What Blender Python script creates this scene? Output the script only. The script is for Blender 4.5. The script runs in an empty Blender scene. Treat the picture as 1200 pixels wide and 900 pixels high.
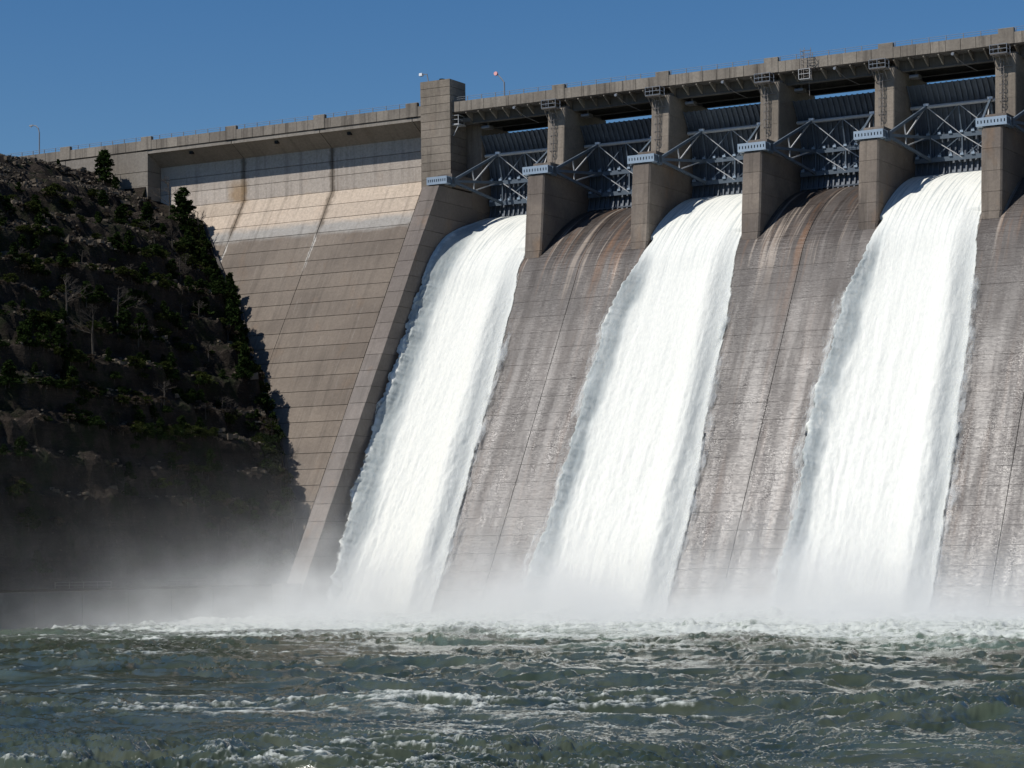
import bpy, math, random
import numpy as np
from mathutils import Vector, Matrix

random.seed(7)
RNG = np.random.RandomState(11)
SC = bpy.context.scene
COL = SC.collection

# ------------------------------------------------------------------ camera
CAM = (161.05, -297.6, 6.2)
YAW, PITCH, ROLL, FPX = 0.5173, 0.0755, -0.0141, 2814.4
_f = Vector((-math.sin(YAW)*math.cos(PITCH), math.cos(YAW)*math.cos(PITCH), math.sin(PITCH)))
_r = Vector((math.cos(YAW), math.sin(YAW), 0)); _u = _r.cross(_f)
_r2 = _r*math.cos(ROLL)+_u*math.sin(ROLL); _u2 = _u*math.cos(ROLL)-_r*math.sin(ROLL)
cd = bpy.data.cameras.new('camera'); cam = bpy.data.objects.new('camera', cd); COL.objects.link(cam)
M3 = Matrix((_r2, _u2, -_f)).transposed()
cam.matrix_world = Matrix.Translation(CAM) @ M3.to_4x4()
cd.sensor_width = 36; cd.lens = FPX/1200*36; cd.clip_start = 1; cd.clip_end = 12000
SC.camera = cam
SC.render.resolution_x = 1024; SC.render.resolution_y = 768

# ------------------------------------------------------------------ light
SUN = Vector((-0.62, -1.0, 1.53)).normalized()
ELEV = math.asin(SUN.z); AZ = math.atan2(SUN.x, SUN.y)
w = bpy.data.worlds.new('World'); SC.world = w; w.use_nodes = True
nt = w.node_tree; nt.nodes.clear()
sky = nt.nodes.new('ShaderNodeTexSky'); sky.sky_type = 'NISHITA'; sky.sun_disc = False
sky.sun_elevation = ELEV; sky.sun_rotation = AZ
sky.air_density = 1.0; sky.dust_density = 0.2; sky.ozone_density = 3.0; sky.altitude = 0
hs = nt.nodes.new('ShaderNodeHueSaturation'); hs.inputs['Saturation'].default_value = 1.34; hs.inputs['Value'].default_value = 1.17; hs.inputs['Hue'].default_value = 0.506
bg = nt.nodes.new('ShaderNodeBackground'); bg.inputs['Strength'].default_value = 0.065
wo = nt.nodes.new('ShaderNodeOutputWorld')
nt.links.new(sky.outputs[0], hs.inputs['Color']); nt.links.new(hs.outputs[0], bg.inputs[0]); nt.links.new(bg.outputs[0], wo.inputs[0])
sd = bpy.data.lights.new('sun', 'SUN'); sd.energy = 4.7; sd.angle = math.radians(0.5); sd.color = (1.0, 0.955, 0.89)
so = bpy.data.objects.new('sun', sd); COL.objects.link(so); so.location = (0, -100, 200)
so.rotation_euler = SUN.to_track_quat('Z', 'Y').to_euler()
SC.view_settings.view_transform = 'Standard'; SC.view_settings.look = 'None'
SC.cycles.volume_bounces = 3
SC.view_settings.exposure = 0; SC.view_settings.gamma = 1

# ------------------------------------------------------------------ materials
class NT:
    def __init__(s, name):
        s.m = bpy.data.materials.new(name); s.m.use_nodes = True
        s.t = s.m.node_tree; s.t.nodes.clear()
        s.out = s.t.nodes.new('ShaderNodeOutputMaterial')
        s.geo = s.t.nodes.new('ShaderNodeNewGeometry')
    def n(s, ty, **k):
        nd = s.t.nodes.new(ty)
        for a, v in k.items(): setattr(nd, a, v)
        return nd
    def l(s, a, b): s.t.links.new(a, b)
    def val(s, sock, v):
        if hasattr(v, 'is_linked') or hasattr(v, 'links'): s.l(v, sock)
        else: sock.default_value = v
    def math(s, op, a, b=0.0, c=None, clamp=False):
        nd = s.n('ShaderNodeMath', operation=op); nd.use_clamp = clamp
        s.val(nd.inputs[0], a); s.val(nd.inputs[1], b)
        if c is not None: s.val(nd.inputs[2], c)
        return nd.outputs[0]
    def pos(s, scale=(1, 1, 1), src=None):
        mp = s.n('ShaderNodeMapping'); s.l(src or s.geo.outputs['Position'], mp.inputs[0])
        mp.inputs['Scale'].default_value = scale
        return mp.outputs[0]
    def noise(s, scale=(1, 1, 1), sc=1.0, detail=4, rough=0.55, src=None, dist=0.0):
        nd = s.n('ShaderNodeTexNoise'); s.l(s.pos(scale, src), nd.inputs['Vector'])
        nd.inputs['Scale'].default_value = sc; nd.inputs['Detail'].default_value = detail
        nd.inputs['Roughness'].default_value = rough; nd.inputs['Distortion'].default_value = dist
        return nd.outputs[0]
    def ramp(s, fac, stops):
        nd = s.n('ShaderNodeValToRGB'); s.l(fac, nd.inputs[0]); e = nd.color_ramp.elements
        while len(e) < len(stops): e.new(0.5)
        for el, (p, c) in zip(e, stops):
            el.position = p; el.color = (*c, 1) if isinstance(c, tuple) else (c, c, c, 1)
        return nd.outputs[0]
    def maprange(s, v, a, b, c=0.0, d=1.0, smooth=False):
        nd = s.n('ShaderNodeMapRange'); nd.interpolation_type = 'SMOOTHSTEP' if smooth else 'LINEAR'
        s.val(nd.inputs[0], v)
        for i, x in enumerate((a, b, c, d)): s.val(nd.inputs[i+1], x)
        return nd.outputs[0]
    def mix(s, fac, a, b, mode='MIX'):
        nd = s.n('ShaderNodeMix', data_type='RGBA', blend_type=mode)
        s.val(nd.inputs[0], fac)
        for sk, v in ((nd.inputs[6], a), (nd.inputs[7], b)):
            if hasattr(v, 'links'): s.l(v, sk)
            else: sk.default_value = (*v, 1) if len(v) == 3 else v
        return nd.outputs[2]
    def bsdf(s, color, rough=0.9, metal=0.0, spec=0.3, bump=None, bstr=0.3, bdist=0.1, **k):
        b = s.n('ShaderNodeBsdfPrincipled')
        if hasattr(color, 'links'): s.l(color, b.inputs['Base Color'])
        else: b.inputs['Base Color'].default_value = (*color, 1)
        s.val(b.inputs['Roughness'], rough); b.inputs['Metallic'].default_value = metal
        s.val(b.inputs['Specular IOR Level'], spec)
        if bump is not None:
            bp = s.n('ShaderNodeBump'); bp.inputs['Distance'].default_value = bdist
            s.val(bp.inputs['Strength'], bstr); s.l(bump, bp.inputs['Height']); s.l(bp.outputs[0], b.inputs['Normal'])
        for kk, v in k.items(): s.val(b.inputs[kk], v)
        return b.outputs[0]
    def done(s, sh): s.l(sh, s.out.inputs[0]); return s.m

def concrete(name, c1, c2, streak=0.45, vert=True, rust=0.0, zramp=None, bs=0.35, rough=0.85, wet=False):
    s = NT(name)
    big = s.noise(sc=0.11, detail=5)
    col = s.mix(s.maprange(big, 0.35, 0.65, smooth=True), c1, c2)
    if zramp:
        z = s.n('ShaderNodeSeparateXYZ'); s.l(s.geo.outputs['Position'], z.inputs[0])
        zz = s.math('ADD', z.outputs[2], s.math('MULTIPLY', s.math('SUBTRACT', s.noise((.25, .25, .8), 1.0, 3), 0.5), 1.6))
        a, b, cc = zramp
        col = s.mix(s.maprange(zz, 57.6, 58.6), s.mix(s.maprange(zz, 55.8, 56.6), col, a), b)
        col = s.mix(s.maprange(zz, 63.2, 63.5), col, cc)
    if zramp:
        sx = s.n('ShaderNodeSeparateXYZ'); s.l(s.geo.outputs['Position'], sx.inputs[0]); X_, Z_ = sx.outputs[0], sx.outputs[2]
        wv = s.math('MULTIPLY', s.math('SUBTRACT', s.noise((1, 1, 1), .7, 4), .5), 1.2)
        for xj in (-3.5*P_, -2.5*P_):
            dd = s.math('ABSOLUTE', s.math('SUBTRACT', s.math('ADD', X_, wv), xj))
            col = s.mix(s.math('MULTIPLY', s.maprange(dd, .15, .75, .75, 0, True), s.maprange(Z_, 56.0, 58.0, .0, 1)), col, (.10, .075, .05))
            col = s.mix(s.math('MULTIPLY', s.maprange(dd, .1, .32, .9, 0, True), s.math('MULTIPLY', s.maprange(Z_, 56.6, 55.6), s.maprange(Z_, 50.0, 52.5))), col, (.6, .57, .52))
        dd = s.math('ABSOLUTE', s.math('SUBTRACT', s.math('ADD', X_, s.math('MULTIPLY', wv, 2)), -58.8))
        col = s.mix(s.math('MULTIPLY', s.maprange(dd, .5, 2.4, .7, 0, True), s.math('MULTIPLY', s.maprange(Z_, 62.8, 63.6), s.maprange(Z_, 67.5, 65.2))), col, (.36, .22, .09))
    oi = s.n('ShaderNodeObjectInfo')
    col = s.mix(s.maprange(oi.outputs['Random'], 0, 1, 0, .30), col, (0.085, 0.072, 0.062))
    if wet:
        wz = s.n('ShaderNodeSeparateXYZ'); s.l(s.geo.outputs['Position'], wz.inputs[0])
        rough = s.math('ADD', s.maprange(wz.outputs[2], 40, 31, rough, .52, True), s.math('MULTIPLY', s.math('SUBTRACT', s.noise((1, .4, .4), 1.2, 5), .5), .35))
    st = s.noise((1.0, .07, .07) if vert else (1, 1, 1), 1.1, 6, 0.65)
    col = s.mix(s.maprange(st, 0.5, 0.75, 0, streak), col, (0.05, 0.042, 0.036))
    st2 = s.noise((3.2, .15, .15), 1.0, 4, 0.7)
    col = s.mix(s.maprange(st2, 0.58, 0.8, 0, 0.35), col, (0.42, 0.39, 0.35))
    if rust:
        ru = s.noise((.45, .3, .2), 0.7, 4, 0.6)
        col = s.mix(s.maprange(ru, 0.58, 0.74, 0, rust), col, (0.30, 0.15, 0.05))
    fine = s.noise((1, 1, 1), 2.6, 6, 0.7)
    col = s.mix(s.maprange(fine, 0.3, 0.75, 0.0, 0.45), col, (0.07, 0.06, 0.05), 'MIX')
    bm = s.noise((1, 1, 2.2), 3.0, 5, 0.7)
    return s.done(s.bsdf(col, rough, spec=0.2, bump=bm, bstr=bs, bdist=0.12))

P_ = 16.46
M = {}
M['slope'] = concrete('weathered_slope_concrete', (0.232, 0.194, 0.158), (0.172, 0.143, 0.118), 0.45, rust=0.12,
                      zramp=((0.36, 0.345, 0.32), (0.56, 0.465, 0.37), (0.60, 0.53, 0.46)))
M['wall'] = concrete('pale_wall_concrete', (0.34, 0.31, 0.27), (0.27, 0.245, 0.21), 0.35, rust=0.1)
M['tower'] = concrete('tan_tower_concrete', (0.32, 0.275, 0.225), (0.23, 0.198, 0.16), 0.7, rust=0.08)
M['parapet'] = concrete('stained_parapet_concrete', (0.33, 0.295, 0.25), (0.22, 0.195, 0.165), 0.95, bs=.3)
M['pier'] = concrete('brown_pier_concrete', (0.275, 0.230, 0.188), (0.170, 0.142, 0.122), 0.8, rust=0.30)
M['train'] = concrete('training_wall_concrete', (0.22, 0.19, 0.168), (0.16, 0.138, 0.125), 0.5, rust=0.3, wet=True)
M['girder'] = concrete('grey_bridge_girder', (0.13, 0.125, 0.12), (0.09, 0.087, 0.084), 0.3)
M['core'] = concrete('dark_joint_concrete', (0.06, 0.05, 0.042), (0.045, 0.038, 0.032), 0.3)

def spill_mat():
    s = NT('wet_spillway_concrete')
    big = s.noise(sc=0.10, detail=5)
    col = s.mix(s.maprange(big, 0.38, 0.62, smooth=True), (0.098, 0.083, 0.073), (0.052, 0.043, 0.038))
    xyz = s.n('ShaderNodeSeparateXYZ'); s.l(s.geo.outputs['Position'], xyz.inputs[0]); z = xyz.outputs[2]
    up = s.maprange(z, 36, 50, 0, 1, True)
    st = s.noise((1.0, .035, .03), 0.55, 3, 0.5)
    dark = s.maprange(st, 0.475, 0.525, 0, 1, True)
    dk = s.math('MULTIPLY', dark, s.math('ADD', s.math('MULTIPLY', up, 0.60), 0.30))
    col = s.mix(dk, col, (0.020, 0.014, 0.011))
    wet_ = s.noise((.5, .05, .05), .62, 3, .5)
    col = s.mix(s.math('MULTIPLY', s.maprange(wet_, .41, .50, 0, .85, True), s.maprange(z, 38, 50, 0, 1, True)), col, (0.034, 0.024, 0.019))
    tan = s.noise((1.0, .03, .03), 1.15, 3, 0.55)
    col = s.mix(s.math('MULTIPLY', s.maprange(tan, 0.56, 0.66, 0, .75, True), up), col, (0.34, 0.28, 0.225))
    ru = s.noise((.8, .04, .04), 0.9, 4, 0.6)
    col = s.mix(s.math('MULTIPLY', s.maprange(ru, 0.54, 0.68, 0, 0.7), s.math('ADD', s.math('MULTIPLY', up, .7), .25)), col, (0.20, 0.095, 0.038))
    bl = s.noise((.5, .25, .25), 0.8, 6, 0.7)
    col = s.mix(s.maprange(bl, 0.5, 0.72, 0, 0.45), col, (0.07, 0.058, 0.052))
    fn = s.noise((3.0, .25, .25), 1.3, 5, 0.7)
    col = s.mix(s.maprange(fn, 0.55, 0.8, 0, 0.5), col, (0.23, 0.205, 0.185))
    # form-board marks across the slope
    bd = s.n('ShaderNodeTexNoise'); s.l(s.pos((.25, 1, 3.0)), bd.inputs['Vector']); bd.inputs['Scale'].default_value = 1.25; bd.inputs['Detail'].default_value = 5; bd.inputs['Roughness'].default_value = .7
    col = s.mix(s.maprange(bd.outputs[0], 0.55, 0.75, 0, 0.4), col, (0.055, 0.046, 0.042))
    low = s.maprange(z, 44, 20, 0, 1, True)
    oi = s.n('ShaderNodeObjectInfo'); col = s.mix(s.maprange(oi.outputs['Random'], 0, 1, 0, .3), col, (0.05, 0.042, 0.038))
    wt = s.noise((.5, .12, .12), 1.0, 5, .6)
    rg = s.math('SUBTRACT', 0.52, s.math('MULTIPLY', low, 0.19))
    rg = s.math('ADD', rg, s.math('MULTIPLY', s.math('SUBTRACT', wt, .5), .7))
    rg = s.math('ADD', rg, s.math('MULTIPLY', s.math('SUBTRACT', fn, .5), .25), clamp=True)
    rg = s.math('MAXIMUM', rg, .2)
    wm = s.math('MULTIPLY', s.maprange(z, 46, 30, 0, 1, True), s.maprange(s.noise((.55, .05, .05), 1.0, 5, .6), .40, .62, .06, .70, True))
    cr = s.math('ADD', .40, s.math('MULTIPLY', s.math('SUBTRACT', s.noise((.8, 1.2, 2.5), 1.6, 5, .7), .5), .9), clamp=True)
    cr = s.math('MAXIMUM', cr, .16)
    return s.done(s.bsdf(col, rg, spec=0.55, **{'Coat Weight': wm, 'Coat Roughness': cr, 'Coat IOR': 1.4}, bump=bd.outputs[0], bstr=.55, bdist=0.24))
M['spill'] = spill_mat()

def metal(name, c, rough=0.5, var=0.25, rust=0.15):
    s = NT(name)
    n = s.noise(sc=0.9, detail=5); n2 = s.noise((2, 2, .4), 1.6, 5, .7)
    col = s.mix(s.maprange(n, .35, .7, 0, var), c, tuple(x*.45 for x in c))
    col = s.mix(s.maprange(n2, .6, .8, 0, rust), col, (0.13, 0.075, 0.04))
    return s.done(s.bsdf(col, rough, spec=0.4, bump=n2, bstr=.15, bdist=.02))
M['blue'] = metal('pale_blue_painted_steel', (0.27, 0.345, 0.43), .5, .25, .25)
M['arm'] = metal('blue_grey_gate_steel', (0.095, 0.125, 0.16), .5, .4, .12)
M['skin'] = metal('dark_blue_gate_plate', (0.088, 0.108, 0.138), .6, .45, .15)
M['pipe'] = metal('pale_grey_steel_pipe', (0.42, 0.43, 0.44), .5, .25, .2)
M['rail'] = metal('galvanised_railing_steel', (0.17, 0.19, 0.22), .5, .2, .1)
M['cage'] = metal('dark_grey_ladder_steel', (0.20, 0.18, 0.165), .6, .2, .2)
M['dark'] = metal('black_slot_steel', (0.012, 0.014, 0.016), .8, .2, 0)
M['lamp'] = metal('grey_lamp_post_steel', (0.20, 0.23, 0.27), .5, .2, .1)
s_ = NT('white_lamp_glass'); M['glass'] = s_.done(s_.bsdf((0.8, 0.82, 0.85), .25, spec=.5))
s_ = NT('pink_lamp_lens'); M['pink'] = s_.done(s_.bsdf((0.85, 0.42, 0.40), .3, spec=.5))
M['gutter'] = concrete('grey_gutter_concrete', (0.085, 0.08, 0.08), (0.06, 0.055, 0.05), .4)
M['basin'] = concrete('damp_basin_wall_concrete', (0.15, 0.14, 0.125), (0.11, 0.105, 0.095), .5)

def rock_mat():
    s = NT('layered_limestone_rock')
    n = s.noise(sc=0.35, detail=8, rough=.65)
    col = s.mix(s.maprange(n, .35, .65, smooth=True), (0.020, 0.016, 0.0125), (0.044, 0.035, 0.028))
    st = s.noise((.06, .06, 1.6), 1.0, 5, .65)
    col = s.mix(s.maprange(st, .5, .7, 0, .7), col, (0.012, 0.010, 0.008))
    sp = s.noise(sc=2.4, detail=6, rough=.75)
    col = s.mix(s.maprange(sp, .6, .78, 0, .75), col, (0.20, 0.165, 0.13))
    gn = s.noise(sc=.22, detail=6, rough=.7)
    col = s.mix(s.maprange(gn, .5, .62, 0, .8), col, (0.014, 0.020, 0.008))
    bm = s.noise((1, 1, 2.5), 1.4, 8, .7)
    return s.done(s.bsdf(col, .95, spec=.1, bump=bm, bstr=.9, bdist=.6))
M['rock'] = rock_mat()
s_ = NT('pale_talus_stone'); M['talus'] = s_.done(s_.bsdf(s_.mix(s_.maprange(s_.noise(sc=.7, detail=5), .35, .7), (0.05, 0.042, 0.034), (0.17, 0.142, 0.11)), .95, spec=.1))
def leaf(name, a, b):
    s = NT(name)
    c = s.mix(s.maprange(s.noise(sc=.9, detail=4, rough=.7), .38, .66), a, b)
    d = s.n('ShaderNodeBsdfDiffuse'); s.l(c, d.inputs[0]); t = s.n('ShaderNodeBsdfTranslucent'); s.l(c, t.inputs[0])
    mx = s.n('ShaderNodeMixShader'); mx.inputs[0].default_value = .2; s.l(d.outputs[0], mx.inputs[1]); s.l(t.outputs[0], mx.inputs[2])
    return s.done(mx.outputs[0])
M['cedar'] = leaf('dark_cedar_needles', (0.010, 0.018, 0.006), (0.030, 0.048, 0.014))
M['olive'] = leaf('olive_shrub_leaves', (0.018, 0.024, 0.007), (0.045, 0.056, 0.016))
M['brush'] = leaf('dry_brown_brush', (0.035, 0.028, 0.020), (0.075, 0.060, 0.046))
s_ = NT('grey_bark'); M['bark'] = s_.done(s_.bsdf(s_.mix(s_.noise(sc=3, detail=4), (0.035, 0.03, 0.026), (0.085, 0.075, 0.065)), .95, spec=.1))

# ------------------------------------------------------------------ mesh helpers
def props(o, label=None, cat=None, group=None, kind=None):
    if label: o['label'] = label
    if cat: o['category'] = cat
    if group: o['group'] = group
    if kind: o['kind'] = kind
    return o
class MB:
    def __init__(s): s.v = []; s.f = []
    def box(s, x0, x1, y0, y1, z0, z1):
        b = len(s.v)
        s.v += [(x0,y0,z0),(x1,y0,z0),(x1,y1,z0),(x0,y1,z0),(x0,y0,z1),(x1,y0,z1),(x1,y1,z1),(x0,y1,z1)]
        s.f += [tuple(b+i for i in q) for q in ((0,3,2,1),(4,5,6,7),(0,1,5,4),(1,2,6,5),(2,3,7,6),(3,0,4,7))]
        return s
    def prism(s, prof, x0, x1):      # closed polygon in (y,z), extruded along x
        n = len(prof); b = len(s.v)
        s.v += [(x0, y, z) for y, z in prof]+[(x1, y, z) for y, z in prof]
        s.f += [(b+i, b+(i+1) % n, b+n+(i+1) % n, b+n+i) for i in range(n)]
        s.f += [tuple(b+i for i in range(n))[::-1], tuple(b+n+i for i in range(n))]
        return s
    def hull8(s, p):
        b = len(s.v); s.v += list(p)
        s.f += [tuple(b+i for i in q) for q in ((0,3,2,1),(4,5,6,7),(0,1,5,4),(1,2,6,5),(2,3,7,6),(3,0,4,7))]
        return s
    def bar(s, p, q, w, h=None, up=(0, 0, 1)):
        h = h or w; p = Vector(p); q = Vector(q); d = (q-p).normalized(); u = Vector(up)
        if abs(d.dot(u)) > .98: u = Vector((1, 0, 0))
        a = d.cross(u).normalized()*w/2; c = a.cross(d).normalized()*h/2
        return s.hull8([tuple(x) for x in (p-a-c, p+a-c, p+a+c, p-a+c, q-a-c, q+a-c, q+a+c, q-a+c)])
    def tube(s, pts, rad, n=6):
        pts = [Vector(p) for p in pts]; rad = rad if isinstance(rad, (list, tuple)) else [rad]*len(pts)
        b0 = len(s.v)
        for i, p in enumerate(pts):
            d = (pts[min(i+1, len(pts)-1)]-pts[max(i-1, 0)]).normalized()
            u = Vector((0, 0, 1)) if abs(d.z) < .95 else Vector((1, 0, 0))
            a = d.cross(u).normalized(); c = a.cross(d)
            s.v += [tuple(p+(a*math.cos(2*math.pi*k/n)+c*math.sin(2*math.pi*k/n))*rad[i]) for k in range(n)]
        for i in range(len(pts)-1):
            for k in range(n):
                s.f.append((b0+i*n+k, b0+i*n+(k+1) % n, b0+(i+1)*n+(k+1) % n, b0+(i+1)*n+k))
        s.f += [tuple(b0+k for k in range(n))[::-1], tuple(b0+(len(pts)-1)*n+k for k in range(n))]
        return s
    def mesh(s, name, mat, smooth=False):
        me = bpy.data.meshes.new(name); me.from_pydata(s.v, [], s.f); me.materials.append(mat)
        if smooth: me.polygons.foreach_set('use_smooth', [True]*len(me.polygons))
        me.update(); return me
    def build(s, name, mat, parent=None, loc=(0, 0, 0), smooth=False):
        return link(name, s.mesh(name, mat, smooth), parent, loc)
def link(name, me, parent=None, loc=(0, 0, 0), rot=None):
    o = bpy.data.objects.new(name, me); COL.objects.link(o); o.location = loc
    if rot: o.rotation_euler = rot
    if parent: o.parent = parent
    return o
def thing(name, loc, label, cat, group=None, rot=None):
    o = bpy.data.objects.new(name, None); COL.objects.link(o); o.location = loc
    if rot: o.rotation_euler = rot
    o.empty_display_size = .5
    return props(o, label, cat, group)
def dup(o, loc, label=None, group=None, rot=None, scale=None):
    r = o.copy(); COL.objects.link(r); r.location = loc
    if rot is not None: r.rotation_euler = rot
    if scale is not None: r.scale = scale
    if label: r['label'] = label
    if group: r['group'] = group
    for ch in list(o.children):
        c = ch.copy(); COL.objects.link(c); c.parent = r
        for g in list(ch.children):
            d = g.copy(); COL.objects.link(d); d.parent = c
    return r
def grid_mesh(name, V, nu, nv, mat, smooth=True, attrs=None):
    me = bpy.data.meshes.new(name)
    i = np.arange(nu-1)[:, None]; j = np.arange(nv-1)[None, :]
    a = (i*nv+j).ravel()
    F = np.stack([a, a+1, a+nv+1, a+nv], 1)
    me.vertices.add(len(V)); me.vertices.foreach_set('co', V.astype(np.float32).ravel())
    me.loops.add(F.size); me.loops.foreach_set('vertex_index', F.ravel().astype(np.int32))
    me.polygons.add(len(F)); me.polygons.foreach_set('loop_start', (np.arange(len(F))*4).astype(np.int32))
    me.polygons.foreach_set('loop_total', np.full(len(F), 4, np.int32))
    me.polygons.foreach_set('use_smooth', np.full(len(F), smooth))
    for k, v in (attrs or {}).items():
        at = me.attributes.new(k, 'FLOAT', 'POINT'); at.data.foreach_set('value', v.astype(np.float32).ravel())
    me.materials.append(mat); me.update(calc_edges=True); me.validate(); return me
# gradient noise in numpy
_perm = RNG.permutation(4096)
_gr = RNG.uniform(0, 2*np.pi, 4096); _gx, _gy = np.cos(_gr), np.sin(_gr)
def pn(x, y):
    xi = np.floor(x).astype(int); yi = np.floor(y).astype(int); fx = x-xi; fy = y-yi
    def g(a, b, dx, dy):
        h = _perm[(_perm[a & 4095]+b) & 4095]; return _gx[h]*dx+_gy[h]*dy
    u = fx**3*(fx*(fx*6-15)+10); v = fy**3*(fy*(fy*6-15)+10)
    n0 = g(xi, yi, fx, fy)*(1-u)+g(xi+1, yi, fx-1, fy)*u
    n1 = g(xi, yi+1, fx, fy-1)*(1-u)+g(xi+1, yi+1, fx-1, fy-1)*u
    return (n0*(1-v)+n1*v)*1.5
def fbm(x, y, o=4, r=.5):
    t = 0; a = 1.
    for k in range(o): t = t+a*pn(x+17.3*k, y-9.1*k); a *= r; x = x*2.03; y = y*2.03
    return t
def sstep(a, b, x): t = np.clip((x-a)/(b-a), 0, 1); return t*t*(3-2*t)

P = 16.46; LH = 2.286; SL = 0.6142
TR_Y, TR_Z = -5.6, 61.2

# ------------------------------------------------------------------ setting: ground, bench, hill
def ginv_table():
    z = np.array([-6, 4, 9.2, 13.9, 21.2, 26.4, 29.3, 33.6, 35.9, 45.5, 49.4, 54.1, 60, 63.7, 65, 67.4, 70.0, 71.2, 72.2, 73.0])
    x = np.array([-16, -21.5, -25, -27.4, -31.9, -35.7, -38.2, -41.2, -43.7, -50.3, -54.5, -58.6, -64.5, -71.3, -74, -78.5, -86.4, -91.7, -106, -150])
    return z, x-.6
HZ, HX = ginv_table()
def hill_base(X, Y):
    lo = np.full(X.shape, 0.); hi = np.full(X.shape, 73.0)
    for _ in range(26):
        m = (lo+hi)/2
        dy = np.clip((-35.5+.614*m)-Y, 0, 45)
        be = np.where(Y < 0, .13*np.clip(1-m/62, 0, 1)*np.clip((m-6)/30, 0, 1), 0)
        bu = np.clip(dy/7, 0, 1); xs = np.interp(m, HZ, HX)+be*dy+2.6*bu*bu*(3-2*bu)*np.clip((m-4)/8, 0, 1)*np.clip((62-m)/8, 0, 1)
        up = X < xs
        lo = np.where(up, m, lo); hi = np.where(up, hi, m)
    return lo
def hill_height(X, Y):
    n1 = fbm(X*.05, Y*.05, 3); n2 = fbm(X*.16+5, Y*.16, 4)
    near = sstep(0, 6, (-35.5+.614*hill_base(X, Y)-Y))     # keep the contact with the dam tidy
    Xw = X+(n1*2.4+n2*.9)*near
    z = hill_base(Xw, Y)
    S = 4.6
    q = z/S+.13*n1+.06*(Y*.05)
    fl = np.floor(q); t = q-fl
    st = fl+np.where(t < .62, t*.30, .186+(sstep(.62, .92, t))*.814)
    zt = (st-.13*n1-.06*(Y*.05))*S
    S2 = 1.25; q2 = zt/S2+.18*n2; f2 = np.floor(q2); t2 = q2-f2
    z2 = (f2+sstep(.45, .95, t2)-.18*n2)*S2
    k = np.where(z > 60, .6, .85)
    top = sstep(74, 69, z)
    zo = z+((zt*.6+z2*.4)-z)*k*near*top*.95
    zo = zo+(fbm(X*.9, Y*.9, 3)*.35+np.abs(fbm(X*.45+3, Y*.45, 3))*.35)*near*np.where(z > 66, .35, 1)
    return np.where(z < .2, -2., zo)
def make_hill():
    xs = np.arange(-135, -18.3, .36); ys = np.arange(-118, 3.0, .36)
    X, Y = np.meshgrid(xs, ys, indexing='ij')
    Z = hill_height(X, Y)
    Z = np.where(Z < 4.4, 4.3, Z)
    # never poke through the dam face
    face = np.where(Y > -1.5, 73.0, (Y+35.5)/.614)
    Z = np.where((X > -73.5) & (Z > 5), np.minimum(Z, np.maximum(np.where(Y > -33, 1e3, 1e3), 0)), Z)
    V = np.stack([X, Y, Z], -1).reshape(-1, 3)
    me = grid_mesh('hillside', V, len(xs), len(ys), M['rock'], smooth=False)
    o = link('rocky_hillside', me); props(o, 'steep dark layered rock hillside beside the left end of the dam', kind='structure')
    return xs, ys, Z
HXS, HYS, HZZ = make_hill()
def hz(x, y):
    i = min(max(int((x-HXS[0])/.36), 0), len(HXS)-1); j = min(max(int((y-HYS[0])/.36), 0), len(HYS)-1)
    return float(HZZ[i, j])
g = MB().box(-2500, -18.4, -1500, -33.6, -8, 4.25).build('river_bank', M['rock']); props(g, 'flat rocky river bank downstream of the hill', kind='structure')
g = MB().box(-2500, 2500, -3000, 3000, -9.0, -8.3).build('ground', M['rock']); props(g, 'river bed and surrounding ground', kind='structure')
g = MB().prism([(-3.5, 60), (1500, 60), (1500, 72), (3.2, 72.3)], -2500, -74.2).build('abutment_ground', M['rock']); props(g, 'rock ground behind the dam abutment', kind='structure')

# ------------------------------------------------------------------ left gravity wall
def slab_mesh(name, W, h, s, th, mat, jit=0.0):
    b = MB(); b.hull8([(0, 0, 0), (W, 0, 0), (W, th, 0), (0, th, 0), (0, s*h, h), (W, s*h, h), (W, s*h+th, h), (0, s*h+th, h)])
    return b.mesh(name, mat)
GAP = .075
dam = thing('dam_wall', (-48, -35, 0), 'sloping brown concrete dam face between the dark hill and the square tower, pale recessed wall above it', 'dam wall')
def dloc(x, y, z): return (x+48, y+35, z)
ZJ = 10.77-5*LH
core = MB()
core.prism([(-36.2+SL*(-2)+1.05, -2), (15, -2), (15, 72.2), (3.8, 72.2), (3.8, 63.4), (3.79, 63.3)], -73.7, -18.0)
o = core.build('core', M['core'], dam, dloc(0, 0, 0))
monos = [(-4.5*P, -3.5*P), (-3.5*P, -2.5*P), (-2.5*P, -1.5*P), (-1.5*P, -17.9)]
tmpl = {}
for (xa, xb) in monos:
    W = round(xb-xa-GAP*1.3, 3)
    if W not in tmpl: tmpl[W] = (slab_mesh('concrete_lift', W, LH-GAP, SL, .5, M['slope']), slab_mesh('concrete_lift', W, LH-GAP, 0, .5, M['slope']))
    for n in range(0, 28):
        z = ZJ+n*LH
        j = random.uniform(-.03, .03)
        link('concrete_lift', tmpl[W][0], dam, dloc(xa+GAP*.65, -35.5+SL*z+j, z))
    k = 0
    z = ZJ+28*LH
    while z < 69.8:
        link('concrete_lift', tmpl[W][1], dam, dloc(xa+GAP*.65, 3.42+random.uniform(-.02, .02), z)); z += LH
for (xa, xb) in monos:       # haunched soffit and fascia of the road above
    MB().prism([(.12, 72.28), (.12, 71.78), (.35, 71.78), (3.40, 69.95), (3.9, 69.95), (3.9, 72.28)], xa+.07, xb-.07).build('soffit', M['wall'], dam, dloc(0, 0, 0))
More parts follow.
